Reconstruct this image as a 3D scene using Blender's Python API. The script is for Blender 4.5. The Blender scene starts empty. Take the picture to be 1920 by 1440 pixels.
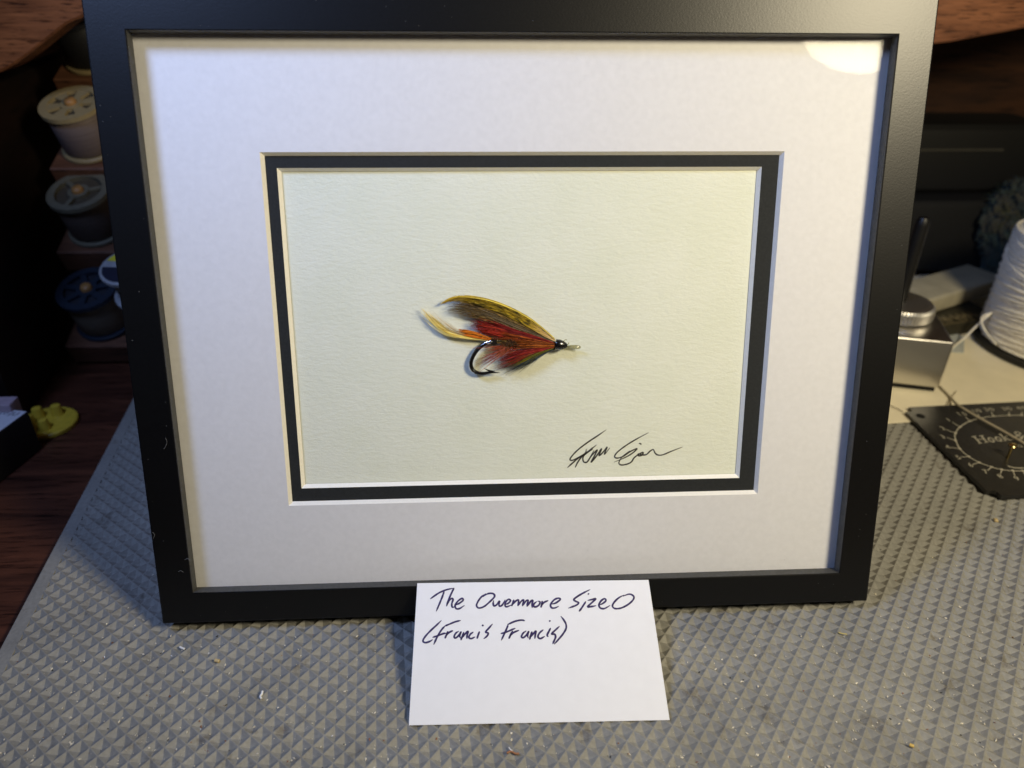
import bpy, bmesh, math, random
from mathutils import Vector, Matrix, noise
random.seed(7)
SC = bpy.context.scene
COL = SC.collection
R_ = math.radians

# ------------------------------------------------------------------ camera
CAM = Vector((-0.0168717, -0.21477948, 0.22689211))
RT = Vector((0.99863063, -0.05127885, 0.01036072))
UP = Vector((0.01732757, 0.51107687, 0.85936034))
FW = Vector((0.04936213, 0.85800403, -0.51126556))
FPX = 1389.9                      # focal length in pixels of the 1920 px wide picture
cd = bpy.data.cameras.new('camera')
cam = bpy.data.objects.new('camera', cd)
COL.objects.link(cam)
M = Matrix.Identity(4)
for i in range(3):
    M[i][0] = RT[i]; M[i][1] = UP[i]; M[i][2] = -FW[i]; M[i][3] = CAM[i]
cam.matrix_world = M
cd.sensor_width = 36.0
cd.lens = 36.0 * FPX / 1920.0
cd.clip_start = 0.01
cd.clip_end = 20
cd.dof.use_dof = True
cd.dof.focus_distance = 0.272
cd.dof.aperture_fstop = 9.0
SC.camera = cam

# ------------------------------------------------------------------ world, lamps, exposure
w = bpy.data.worlds.new('World'); SC.world = w; w.use_nodes = True
bg = w.node_tree.nodes['Background']
bg.inputs[0].default_value = (0.55, 0.52, 0.48, 1); bg.inputs[1].default_value = 0.02

def lamp(name, loc, target, size, power, color, spread=180):
    l = bpy.data.lights.new(name, 'AREA'); l.shape = 'DISK'; l.size = size
    l.energy = power; l.color = color; l.spread = R_(spread)
    o = bpy.data.objects.new(name, l); COL.objects.link(o)
    o.location = loc
    d = Vector(target) - Vector(loc)
    o.rotation_euler = d.to_track_quat('-Z', 'Y').to_euler()
    return o
lamp('warm_desk_lamp', (0.285, -0.241, 0.388), (0.06, 0.06, 0.06), 0.107, 2.0, (1.0, 0.87, 0.60), 180)
lamp('cool_desk_lamp', (-0.27, -0.10, 0.45), (-0.08, 0.05, 0.20), 0.11, 0.45, (0.37, 0.53, 1.0), 100)

vs = SC.view_settings
vs.view_transform = 'Standard'; vs.look = 'None'; vs.gamma = 1.0; vs.exposure = 0.13
vs.use_curve_mapping = False

# ------------------------------------------------------------------ projection helpers (where things stand)
def ray(u, v): return RT * ((u - 960) / FPX) + UP * (-(v - 720) / FPX) + FW
def at_z(u, v, z=0.0):
    d = ray(u, v); return CAM + d * ((z - CAM.z) / d.z)
def at_y(u, v, y):
    d = ray(u, v); return CAM + d * ((y - CAM.y) / d.y)
def at_x(u, v, x):
    d = ray(u, v); return CAM + d * ((x - CAM.x) / d.x)

# ------------------------------------------------------------------ object helpers
def tag(o, label=None, cat=None, group=None, kind=None):
    if label: o['label'] = label
    if cat: o['category'] = cat
    if group: o['group'] = group
    if kind: o['kind'] = kind
    return o
def empty(name, loc=(0, 0, 0), rot=(0, 0, 0)):
    o = bpy.data.objects.new(name, None); COL.objects.link(o)
    o.location = loc; o.rotation_euler = rot; o.empty_display_size = 0.01
    return o
def obj(name, data, m=None, parent=None, smooth=False):
    """data = (verts, faces) or a bmesh"""
    me = bpy.data.meshes.new(name)
    if isinstance(data, bmesh.types.BMesh):
        data.to_mesh(me); data.free()
    else:
        me.from_pydata([tuple(v) for v in data[0]], [], data[1])
    me.update()
    if m: me.materials.append(m)
    if smooth:
        for p in me.polygons: p.use_smooth = True
    o = bpy.data.objects.new(name, me); COL.objects.link(o)
    if parent: o.parent = parent
    return o
def smooth_angle(o, ang=35):
    me = o.data
    for p in me.polygons: p.use_smooth = True
    bm = bmesh.new(); bm.from_mesh(me)
    for e in bm.edges:
        if len(e.link_faces) == 2 and e.calc_face_angle(0) > R_(ang): e.smooth = False
    bm.to_mesh(me); bm.free()
def join(*parts):
    V, F = [], []
    for v, f in parts:
        n = len(V); V += list(v); F += [tuple(i + n for i in q) for q in f]
    return V, F
def box_bm(x0, x1, y0, y1, z0, z1, bev=0.0, seg=2):
    bm = bmesh.new()
    vs_ = [bm.verts.new((x, y, z)) for x in (x0, x1) for y in (y0, y1) for z in (z0, z1)]
    for q in ((0, 1, 3, 2), (4, 6, 7, 5), (0, 4, 5, 1), (2, 3, 7, 6), (0, 2, 6, 4), (1, 5, 7, 3)):
        bm.faces.new([vs_[i] for i in q])
    bmesh.ops.recalc_face_normals(bm, faces=bm.faces)
    if bev: bmesh.ops.bevel(bm, geom=list(bm.edges), offset=bev, segments=seg, affect='EDGES', profile=0.6)
    return bm
def lathe(prof, seg=48, cap=True):
    """prof = [(r, z)...] around local z"""
    V, F = [], []
    for r, z in prof:
        for k in range(seg):
            a = 2 * math.pi * k / seg
            V.append((r * math.cos(a), r * math.sin(a), z))
    for i in range(len(prof) - 1):
        for k in range(seg):
            k2 = (k + 1) % seg
            F.append((i * seg + k, i * seg + k2, (i + 1) * seg + k2, (i + 1) * seg + k))
    if cap:
        F.append(tuple(reversed(range(seg))))
        F.append(tuple((len(prof) - 1) * seg + k for k in range(seg)))
    return V, F
def catmull(P, n=6):
    P = [Vector(p) for p in P]
    if len(P) < 3: 
        return [P[0].lerp(P[-1], i / n) for i in range(n + 1)]
    out = []
    Q = [P[0] * 2 - P[1]] + P + [P[-1] * 2 - P[-2]]
    for i in range(1, len(Q) - 2):
        a, b, c, d = Q[i - 1], Q[i], Q[i + 1], Q[i + 2]
        for k in range(n):
            t = k / n
            out.append(0.5 * ((2 * b) + (c - a) * t + (2 * a - 5 * b + 4 * c - d) * t * t + (3 * b - a - 3 * c + d) * t ** 3))
    out.append(P[-1])
    return out
def tube(P, r, seg=8, cap=True):
    P = [Vector(p) for p in P]; n = len(P)
    rs = r if isinstance(r, (list, tuple)) else [r] * n
    V, F = [], []
    t0 = (P[1] - P[0]).normalized()
    nrm = t0.orthogonal().normalized()
    for i in range(n):
        t = (P[min(i + 1, n - 1)] - P[max(i - 1, 0)]).normalized()
        nrm = (nrm - t * nrm.dot(t)).normalized(); bn = t.cross(nrm)
        for k in range(seg):
            a = 2 * math.pi * k / seg
            V.append(P[i] + (nrm * math.cos(a) + bn * math.sin(a)) * rs[i])
    for i in range(n - 1):
        for k in range(seg):
            k2 = (k + 1) % seg
            F.append((i * seg + k, i * seg + k2, (i + 1) * seg + k2, (i + 1) * seg + k))
    if cap:
        F.append(tuple(reversed(range(seg)))); F.append(tuple((n - 1) * seg + k for k in range(seg)))
    return V, F
def ribbon(P, wid, nrm, taper=0.35):
    """flat pen stroke lying in a plane with normal nrm"""
    P = [Vector(p) for p in P]; n = len(P); V, F = [], []
    for i in range(n):
        t = (P[min(i + 1, n - 1)] - P[max(i - 1, 0)])
        if t.length < 1e-9: t = Vector((1, 0, 0))
        s = nrm.cross(t.normalized())
        e = min(i, n - 1 - i) / max(1, n * 0.12)
        ww = wid * (taper + (1 - taper) * min(1, e)) * (0.9 + 0.2 * noise.noise(P[i] * 900))
        V += [P[i] - s * ww / 2, P[i] + s * ww / 2]
    for i in range(n - 1): F.append((2 * i, 2 * i + 1, 2 * i + 3, 2 * i + 2))
    return V, F
def text_mesh(s, size):
    c = bpy.data.curves.new('t', 'FONT'); c.body = s; c.size = size; c.align_x = 'CENTER'; c.align_y = 'CENTER'
    c.resolution_u = 3
    o = bpy.data.objects.new('t', c); COL.objects.link(o)
    me = bpy.data.meshes.new_from_object(o.evaluated_get(bpy.context.evaluated_depsgraph_get()))
    V = [v.co.copy() for v in me.vertices]; F = [tuple(p.vertices) for p in me.polygons]
    bpy.data.objects.remove(o); bpy.data.curves.remove(c); bpy.data.meshes.remove(me)
    return V, F

# ------------------------------------------------------------------ materials
def nt(name):
    m = bpy.data.materials.new(name); m.use_nodes = True
    t = m.node_tree; return m, t, t.nodes['Principled BSDF'], t.links.new
def ramp(t, stops):
    r = t.nodes.new('ShaderNodeValToRGB'); e = r.color_ramp.elements
    while len(e) < len(stops): e.new(0.5)
    for q, (p, c) in zip(e, stops): q.position = p; q.color = (*c, 1)
    return r
def coords(t, scale=(1, 1, 1), rot=(0, 0, 0)):
    tc = t.nodes.new('ShaderNodeTexCoord'); mp = t.nodes.new('ShaderNodeMapping')
    mp.inputs['Scale'].default_value = scale; mp.inputs['Rotation'].default_value = rot
    t.links.new(tc.outputs['Object'], mp.inputs['Vector']); return mp
def noise_tex(t, vec, scale, detail=4, rough=0.55):
    n = t.nodes.new('ShaderNodeTexNoise'); n.inputs['Scale'].default_value = scale
    n.inputs['Detail'].default_value = detail; n.inputs['Roughness'].default_value = rough
    t.links.new(vec.outputs[0], n.inputs['Vector']); return n
def bump(t, b, src, strength, dist=0.001):
    k = t.nodes.new('ShaderNodeBump'); k.inputs['Strength'].default_value = strength; k.inputs['Distance'].default_value = dist
    t.links.new(src, k.inputs['Height']); t.links.new(k.outputs[0], b.inputs['Normal']); return k
def simple(name, c, rough=0.5, metal=0.0, var=0.12, nscale=300, bstr=0.0, bdist=0.0003, spec=0.5, stretch=(1, 1, 1), coat=0.0):
    m, t, b, L = nt(name)
    mp = coords(t, stretch); n = noise_tex(t, mp, nscale)
    r = ramp(t, [(0.3, tuple(x * (1 - var) for x in c)), (0.7, tuple(min(1, x * (1 + var)) for x in c))])
    L(n.outputs['Fac'], r.inputs[0]); L(r.outputs[0], b.inputs['Base Color'])
    b.inputs['Roughness'].default_value = rough; b.inputs['Metallic'].default_value = metal
    b.inputs['Specular IOR Level'].default_value = spec
    if coat: b.inputs['Coat Weight'].default_value = coat; b.inputs['Coat Roughness'].default_value = 0.15
    if bstr: bump(t, b, n.outputs['Fac'], bstr, bdist)
    return m
def wood(name, dark, light, rough=0.4, scale=1.0, grain='x', bstr=0.25):
    m, t, b, L = nt(name)
    st = {'x': (6, 60, 60), 'y': (60, 6, 60), 'z': (60, 60, 6)}[grain]
    mp = coords(t, tuple(s * scale for s in st))
    n1 = noise_tex(t, mp, 1.6, 6, 0.6); n1.inputs['Distortion'].default_value = 0.7
    st2 = {'x': (40, 420, 420), 'y': (420, 40, 420), 'z': (420, 420, 40)}[grain]
    mp2 = coords(t, tuple(s * scale for s in st2)); n2 = noise_tex(t, mp2, 1.3, 3, 0.6)
    r1 = ramp(t, [(0.3, dark), (0.5, tuple((a + c) / 2 for a, c in zip(dark, light))), (0.68, light)])
    L(n1.outputs['Fac'], r1.inputs[0])
    r2 = ramp(t, [(0.34, (0.18, 0.15, 0.13)), (0.46, (1, 1, 1))]); L(n2.outputs['Fac'], r2.inputs[0])
    mx = t.nodes.new('ShaderNodeMix'); mx.data_type = 'RGBA'; mx.blend_type = 'MULTIPLY'; mx.inputs[0].default_value = 0.85
    L(r1.outputs[0], mx.inputs[6]); L(r2.outputs[0], mx.inputs[7]); L(mx.outputs[2], b.inputs['Base Color'])
    b.inputs['Roughness'].default_value = rough
    bump(t, b, n2.outputs['Fac'], bstr, 0.0004)
    return m
def vcol(name, rough=0.5, spec=0.5, trans=0.0):
    m, t, b, L = nt(name)
    a = t.nodes.new('ShaderNodeVertexColor'); a.layer_name = 'Col'
    L(a.outputs[0], b.inputs['Base Color']); b.inputs['Roughness'].default_value = rough
    b.inputs['Specular IOR Level'].default_value = spec
    return m
def glassy(name, rough=0.0, tint=(1, 1, 1), f0=0.04, fmax=1.0):
    """thin clear sheet: transparent, with a Schlick mirror reflection"""
    m, t, b, L = nt(name)
    t.nodes.remove(b); out = t.nodes['Material Output']
    g = t.nodes.new('ShaderNodeNewGeometry')
    d = t.nodes.new('ShaderNodeVectorMath'); d.operation = 'DOT_PRODUCT'
    L(g.outputs['Incoming'], d.inputs[0]); L(g.outputs['Normal'], d.inputs[1])
    def mth(op, a, c=None):
        n = t.nodes.new('ShaderNodeMath'); n.operation = op
        for i, x in enumerate((a, c)):
            if x is None: continue
            if isinstance(x, (int, float)): n.inputs[i].default_value = x
            else: L(x, n.inputs[i])
        return n.outputs[0]
    c = mth('ABSOLUTE', d.outputs['Value']); f = mth('POWER', mth('SUBTRACT', 1.0, c), 5.0)
    f = mth('MINIMUM', mth('ADD', mth('MULTIPLY', f, 1 - f0), f0), fmax)
    tr = t.nodes.new('ShaderNodeBsdfTransparent'); tr.inputs[0].default_value = (*tint, 1)
    gl = t.nodes.new('ShaderNodeBsdfGlossy'); gl.inputs['Roughness'].default_value = rough
    mx = t.nodes.new('ShaderNodeMixShader'); L(f, mx.inputs[0]); L(tr.outputs[0], mx.inputs[1]); L(gl.outputs[0], mx.inputs[2])
    L(mx.outputs[0], out.inputs[0])
    return m

MT = {}
MT['frame'] = simple('black satin lacquer', (0.003, 0.003, 0.0032), 0.36, var=0.25, nscale=1700, bstr=0.22, bdist=0.00010, spec=0.42, stretch=(1, 1, 1))
MT['lip'] = simple('matte grey frame lip', (0.055, 0.055, 0.052), 0.6, var=0.25, nscale=900, bstr=0.3, bdist=0.0001)  # inner lip faces: lighter, more matte grey than the lacquer
MT['glass'] = glassy('picture glass', f0=0.0035)
MT['white_mat'] = simple('white mat board', (0.72, 0.72, 0.735), 0.85, var=0.03, nscale=500, bstr=0.25, bdist=0.0002, spec=0.2)
MT['core'] = simple('white board core', (0.86, 0.84, 0.78), 0.8, var=0.03, nscale=900, spec=0.2)
MT['black_mat'] = simple('black mat board', (0.018, 0.02, 0.021), 0.8, var=0.2, nscale=1200, bstr=0.3, bdist=0.0001, spec=0.3)
# textured watercolour paper
m, t, b, L = nt('textured paper')
mp = coords(t, (1.0, 2.0, 1.0), (0, 0, R_(25))); n = noise_tex(t, mp, 330, 6, 0.68)
mp2 = coords(t); n2 = noise_tex(t, mp2, 60, 3)
r = ramp(t, [(0.3, (0.755, 0.78, 0.645)), (0.7, (0.79, 0.81, 0.69))]); L(n2.outputs['Fac'], r.inputs[0]); L(r.outputs[0], b.inputs['Base Color'])
b.inputs['Roughness'].default_value = 0.9; b.inputs['Specular IOR Level'].default_value = 0.15
bump(t, b, n.outputs['Fac'], 0.42, 0.0007)
MT['paper'] = m
MT['card'] = simple('white card', (0.84, 0.845, 0.87), 0.7, var=0.015, nscale=200, bstr=0.1, bdist=0.0001, spec=0.2)
MT['ink'] = simple('purple black ink', (0.03, 0.018, 0.095), 0.5, var=0.4, nscale=1500)
MT['pencil'] = simple('grey black pen', (0.035, 0.033, 0.033), 0.6, var=0.5, nscale=2500)
# grey rubber with dusty wear
m, t, b, L = nt('grey rubber')
mp = coords(t); n1 = noise_tex(t, mp, 35, 5); n2 = noise_tex(t, mp, 700, 4)
r1 = ramp(t, [(0.25, (0.225, 0.221, 0.203)), (0.75, (0.315, 0.307, 0.276))]); L(n1.outputs['Fac'], r1.inputs[0])
r2 = ramp(t, [(0.3, (0.80, 0.80, 0.80)), (0.7, (1.0, 1.0, 1.0))]); L(n2.outputs['Fac'], r2.inputs[0])
n3 = noise_tex(t, mp, 110, 6, 0.7); r3 = ramp(t, [(0.30, (0.62, 0.58, 0.54)), (0.42, (1.0, 1.0, 1.0))]); L(n3.outputs['Fac'], r3.inputs[0])
mx3 = t.nodes.new('ShaderNodeMix'); mx3.data_type = 'RGBA'; mx3.blend_type = 'MULTIPLY'; mx3.inputs[0].default_value = 1
mx = t.nodes.new('ShaderNodeMix'); mx.data_type = 'RGBA'; mx.blend_type = 'MULTIPLY'; mx.inputs[0].default_value = 1
L(r1.outputs[0], mx.inputs[6]); L(r2.outputs[0], mx.inputs[7]); L(mx.outputs[2], mx3.inputs[6]); L(r3.outputs[0], mx3.inputs[7]); L(mx3.outputs[2], b.inputs['Base Color'])
b.inputs['Roughness'].default_value = 0.62; b.inputs['Specular IOR Level'].default_value = 0.4
bump(t, b, n2.outputs['Fac'], 0.25, 0.0002)
MT['rubber'] = m
MT['desk'] = wood('dark red desk wood', (0.032, 0.012, 0.008), (0.13, 0.046, 0.025), 0.36, 1.0, 'x')
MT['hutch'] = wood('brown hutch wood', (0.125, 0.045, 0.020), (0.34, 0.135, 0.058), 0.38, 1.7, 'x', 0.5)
MT['back'] = wood('dark back panel wood', (0.03, 0.012, 0.006), (0.09, 0.036, 0.015), 0.5, 0.7, 'x')  # dark brown wood, deeper in tone than the hutch wood
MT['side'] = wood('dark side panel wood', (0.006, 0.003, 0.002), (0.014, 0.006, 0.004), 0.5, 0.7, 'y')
MT['rack'] = wood('pinkish rack wood', (0.09, 0.036, 0.018), (0.17, 0.075, 0.038), 0.55, 1.0, 'x')

# ================================================================== setting
obj('desk', box_bm(-0.7, 0.8, -0.5, 0.46, -0.05, -0.0034), MT['desk'])['kind'] = 'structure'
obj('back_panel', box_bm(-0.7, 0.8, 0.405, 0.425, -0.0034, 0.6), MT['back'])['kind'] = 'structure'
# left side panel of the desk's upper case, and the dark drawer front beside it
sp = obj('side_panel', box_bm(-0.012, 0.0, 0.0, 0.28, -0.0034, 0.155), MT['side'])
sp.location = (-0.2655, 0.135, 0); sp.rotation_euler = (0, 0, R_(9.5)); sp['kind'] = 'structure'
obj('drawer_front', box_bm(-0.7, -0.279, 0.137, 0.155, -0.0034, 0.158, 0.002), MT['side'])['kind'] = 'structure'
# scalloped valance board over the desk's upper case
def valance():
    y0, y1 = 0.232, 0.250
    pts = [(-260, 120), (-150, 150), (-60, 150), (0, 135), (45, 108), (90, 72), (125, 45), (155, 32), (230, 0), (420, -60), (700, -40), (1000, 30), (1300, 88), (1550, 96), (1757, 82), (1840, 68), (1920, 53), (2050, 20), (2300, -60)]
    P = [at_y(u, v, y0) for u, v in pts]; P = catmull(P, 5); n = len(P)
    V = []
    for p in P:
        for y, dz in ((y0, 0.0012), (y0 + 0.0012, 0), (y1, 0)):
            V.append((p.x, y, p.z + dz))
        V += [(p.x, y1, 0.45), (p.x, y0, 0.45)]
    F = []
    for i in range(n - 1):
        for k in range(5):
            a, c = i * 5 + k, i * 5 + (k + 1) % 5
            F.append((a, c, c + 5, a + 5))
    F += [(4, 3, 2, 1, 0), tuple((n - 1) * 5 + k for k in range(5))]
    o = obj('valance_board', (V, F), MT['hutch']); o['kind'] = 'structure'
valance()

# ================================================================== rubber mat with square pits
MATROT = R_(6.0); MAT0 = Vector((-0.1948, -0.019, 0)); CELL = 0.00483; PIT = 0.00145
mat_e = empty('rubber_mat', (MAT0.x, MAT0.y, -0.0034), (0, 0, MATROT))
tag(mat_e, 'grey rubber work mat embossed with square pits under the picture frame', 'mat')
def make_mat():
    x0, x1, y0, y1 = 0.0056, 0.60, -0.165, 0.255
    top = 0.0034
    bm = bmesh.new()
    q = CELL / math.sqrt(2)
    n = int(1.0 / q)
    rd = 0.16e-3
    for i in range(-n, n):
        for j in range(-n, n):
            cx, cy = (i - j) * q + 0.0012, (i + j) * q + 0.0008
            if not (x0 - CELL < cx < x1 + CELL and y0 - CELL < cy < y1 + CELL): continue
            o_ = [(cx, cy - q), (cx + q, cy), (cx, cy + q), (cx - q, cy)]
            k = 1 - rd / (CELL / 2)
            i_ = [(cx + (a - cx) * k, cy + (c - cy) * k) for a, c in o_]
            jx, jy = random.uniform(-1, 1) * 1e-4, random.uniform(-1, 1) * 1e-4
            h = PIT * random.uniform(0.93, 1.05)
            vo = [bm.verts.new((a, c, top)) for a, c in o_]
            vi = [bm.verts.new((a, c, top - 0.03e-3)) for a, c in i_]
            # pit walls are slightly hollow
            vm = [bm.verts.new((cx + (a - cx) * 0.5 + jx * .5, cy + (c - cy) * 0.5 + jy * .5, top - h * 0.56)) for a, c in o_]
            ve = [bm.verts.new((cx + (a - cx) * 0.06 + jx, cy + (c - cy) * 0.06 + jy, top - h)) for a, c in o_]
            for a in range(4):
                c = (a + 1) % 4
                bm.faces.new((vo[a], vo[c], vi[c], vi[a]))
                bm.faces.new((vi[a], vi[c], vm[c], vm[a]))
                bm.faces.new((vm[a], vm[c], ve[c], ve[a]))
            bm.faces.new(ve)
    for co, no in (((x0, 0, 0), (-1, 0, 0)), ((x1, 0, 0), (1, 0, 0)), ((0, y0, 0), (0, -1, 0)), ((0, y1, 0), (0, 1, 0))):
        bmesh.ops.bisect_plane(bm, geom=bm.verts[:] + bm.edges[:] + bm.faces[:], plane_co=co, plane_no=no, clear_outer=True)
    obj('pitted_surface', bm, MT['rubber'], mat_e)
    # smooth border, a little lower than the pit field, and the base under it
    b = x0
    bb = box_bm(0, x1 + b, y0 - b, y1 + b, 0.0, 0.0013, 0.0003)
    obj('base', bb, MT['rubber'], mat_e)
    for nm, q_ in (('left', (0.0, x0, y0 - b, y1 + b)), ('right', (x1, x1 + b, y0 - b, y1 + b)), ('front', (x0, x1, y0 - b, y0)), ('back', (x0, x1, y1, y1 + b))):
        obj('border_strip', box_bm(*q_, 0.0012, 0.0031, 0.00025), MT['rubber'], mat_e)
make_mat()

# ================================================================== picture frame
TH = R_(17.0)
SW, SH, RW, RD = 0.2477, 0.1942, 0.0125, 0.015       # sight opening, rail width, frame depth
HB = SH / 2 + RW                                       # frame centre above its base, along the frame
frame = empty('picture_frame', (0, 0, 0.0003), (R_(73.0), 0, 0))
tag(frame, 'black wooden picture frame with glass, white outer mat and black inner mat', 'picture frame')
FM = Matrix.Translation((0, 0, 0.0003)) @ Matrix.Rotation(R_(73.0), 4, 'X'); FI = FM.inverted()
FN = (FM.to_3x3() @ Vector((0, 0, 1)))
def L3(x, y, z): return Vector((x, y + HB, z + RD))     # frame-centred coordinates -> local
def FL(u, v, z):
    """picture point -> local frame point in the plane z behind the frame's face"""
    o = FI @ CAM; d = FI.to_3x3() @ ray(u, v)
    return o + d * ((z + RD - o.z) / d.z)
def rail(i):
    ch = 0.0006
    prof = [(0, -RD), (0, -ch), (ch * .3, -ch * .3), (ch, 0), (RW - ch * .6, 0), (RW - ch * .15, -ch * .15), (RW, -ch * .6), (RW, -0.0044), (RW - 0.006, -0.0044), (RW - 0.006, -RD)]
    W2, H2 = SW / 2 + RW, SH / 2 + RW
    cs = [(-1, 1), (1, 1), (1, -1), (-1, -1)]
    V, F = [], []
    n = len(prof); NS = 2
    a, c = cs[i], cs[(i + 1) % 4]
    for s in range(NS):
        k = a if s == 0 else c
        for u, z in prof:
            V.append(L3(k[0] * (W2 - u), k[1] * (H2 - u), z))
    for k in range(n):
        k2 = (k + 1) % n
        F.append((k, n + k, n + k2, k2))
    F += [tuple(range(n)), tuple(reversed(range(n, 2 * n)))]
    bm = bmesh.new(); vv = [bm.verts.new(p) for p in V]
    for f in F: bm.faces.new([vv[x] for x in f])
    bmesh.ops.recalc_face_normals(bm, faces=bm.faces)
    o = obj('rail', bm, MT['frame'], frame)
    o.data.materials.append(MT['lip'])
    for f in o.data.polygons:
        c = f.center - Vector((0, HB, RD))
        if -0.0044 < c.z < -0.0008 and abs(c.x) < SW / 2 + .0005 and abs(c.y) < SH / 2 + .0005: f.material_index = 1
    return o
for i, lb in enumerate(('top rail of the black frame', 'right rail of the black frame', 'bottom rail of the black frame', 'left rail of the black frame')):
    rail(i)['label'] = lb
def quad_box(w, h, z0, z1):
    bm = box_bm(-w / 2, w / 2, -h / 2 + HB, h / 2 + HB, z0 + RD, z1 + RD); return bm
obj('glass', quad_box(SW + 0.009, SH + 0.009, -0.0056, -0.0045), MT['glass'], frame)
def ring(w, h, ox, oy, z, OW, OH, bw, th):
    """board with a bevelled window: face ring and bevel"""
    o = [(-OW / 2, -OH / 2), (OW / 2, -OH / 2), (OW / 2, OH / 2), (-OW / 2, OH / 2)]
    i = [(ox - w / 2, oy - h / 2), (ox + w / 2, oy - h / 2), (ox + w / 2, oy + h / 2), (ox - w / 2, oy + h / 2)]
    e = [(x + (bw if x < ox else -bw), y + (bw if y < oy else -bw)) for x, y in i]
    V = [L3(x, y, z) for x, y in o + i] + [L3(x, y, z - th) for x, y in o]
    face = [(k, (k + 1) % 4, 4 + (k + 1) % 4, 4 + k) for k in range(4)] + [(8 + k, 8 + (k + 1) % 4, (k + 1) % 4, k) for k in range(4)]
    VB = [L3(x, y, z) for x, y in i] + [L3(x, y, z - th) for x, y in e]
    bev = [(k, (k + 1) % 4, 4 + (k + 1) % 4, 4 + k) for k in range(4)]
    return (V, face), (VB, bev)
f1, b1 = ring(0.1785, 0.1265, 0.0019, -0.0023, -0.0058, SW + 0.008, SH + 0.008, 0.0011, 0.0015)
wm = obj('outer_mat', f1, MT['white_mat'], frame); wm['label'] = 'wide white outer mat board'
obj('bevel', b1, MT['core'], wm)
f2, b2 = ring(0.1666, 0.1152, 0.0008, -0.0017, -0.0073, SW + 0.008, SH + 0.008, 0.0011, 0.0015)
bmt = obj('inner_mat', f2, MT['black_mat'], frame); bmt['label'] = 'narrow black inner mat board'
obj('bevel', b2, MT['core'], bmt)
ZP = -0.0090
pap = obj('backing_paper', quad_box(SW + 0.006, SH + 0.006, -0.0105, ZP), MT['paper'], frame)
pap['label'] = 'textured cream paper behind the mats'
obj('back_board', quad_box(SW + 0.011, SH + 0.011, -0.0142, -0.0106), simple('brown fibre board', (0.16, 0.10, 0.055), 0.8), frame)
# strut that props the frame from behind
sm = obj('easel_strut', box_bm(-0.03, 0.03, -0.0025, 0, -0.125, 0.0, 0.0008), MT['black_mat'], frame)
sm.location = (0, 0.135, 0.0005); sm.rotation_euler = (R_(-73 + 32), 0, 0)

# signature on the paper
def strokes(S, ox, oy, sc, fn, wid, nrm, n=6):
    parts = []
    for s in S:
        P = [fn(ox + x / sc, oy + y / sc) for x, y in s]
        parts.append(ribbon(catmull(P, n), wid, nrm))
    return join(*parts)
SIG = [[(715, 190), (600, 270), (450, 370), (320, 470), (235, 560), (212, 605), (250, 612), (330, 575), (420, 520), (440, 455)],
       [(175, 718), (260, 640), (350, 565), (450, 500), (580, 400)],
       [(430, 520), (370, 570), (320, 640), (283, 715)],
       [(530, 460), (430, 525), (395, 565), (392, 610), (410, 640), (450, 635), (500, 560), (545, 475)],
       [(455, 635), (520, 540), (590, 470), (555, 545), (505, 640), (575, 560), (650, 452), (615, 550), (680, 490), (728, 428), (688, 532), (765, 440)],
       [(1300, 230), (1150, 310), (1000, 400), (880, 490), (832, 550), (842, 578), (890, 580), (960, 552), (1050, 490), (1140, 452), (1080, 512), (980, 572), (822, 640)],
       [(1040, 480), (940, 560), (890, 640), (905, 672), (950, 678), (1020, 660), (1065, 633), (1100, 580), (1165, 530), (1222, 505), (1212, 540), (1165, 552), (1160, 525), (1225, 540), (1275, 530), (1320, 488), (1365, 465), (1390, 512), (1430, 540), (1500, 536), (1600, 495), (1700, 455), (1770, 430)],
       [(1165, 378), (1185, 382), (1202, 394)]]
sg = obj('signature', strokes(SIG, 1040, 780, 7.385, lambda u, v: FL(u, v, ZP + 0.00006), 0.0006, Vector((0, 0, 1))), MT['pencil'], pap)
sg['label'] = 'handwritten grey signature on the paper'
# stray lint and dust on the frame face
lint = []
for P in ([(310, 821), (313, 828), (311, 836), (307, 842)], [(346, 1050), (352, 1047), (356, 1051)], [(334, 1072), (339, 1070), (344, 1073)], [(286, 998), (290, 1003), (287, 1010)]):
    lint.append(tube(catmull([FL(u, v, 0.0003) for u, v in P], 4), 0.00005, 5))
for k in range(70):
    e = random.choice((0, 0, 1, 2, 3)); a = random.random()
    x, y = {0: (random.uniform(-SW / 2, SW / 2), SH / 2 + random.uniform(0.001, RW)), 1: (SW / 2 + random.uniform(0.001, RW - .001), random.uniform(-HB, HB)), 2: (random.uniform(-SW / 2, SW / 2), -SH / 2 - random.uniform(0.001, RW)), 3: (-SW / 2 - random.uniform(0.001, RW - .001), random.uniform(-HB, HB))}[e]
    p = L3(x, y, 0.00006); d = Vector((random.uniform(-1, 1), random.uniform(-1, 1), 0)) * 0.00012
    lint.append(tube([p - d, p + d], random.uniform(0.00003, 0.00008), 4))
for k in range(40):
    p = L3(random.uniform(-SW / 2, SW / 2), random.uniform(-SH / 2, SH / 2), -0.00445); d = Vector((random.uniform(-1, 1), random.uniform(-1, 1), 0)) * 0.00012
    lint.append(tube([p - d, p + d], random.uniform(0.00003, 0.00007), 4))
ln = obj('dust_specks', join(*lint), simple('pale lint', (0.22, 0.22, 0.22), 0.9), frame); ln['kind'] = 'stuff'

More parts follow.
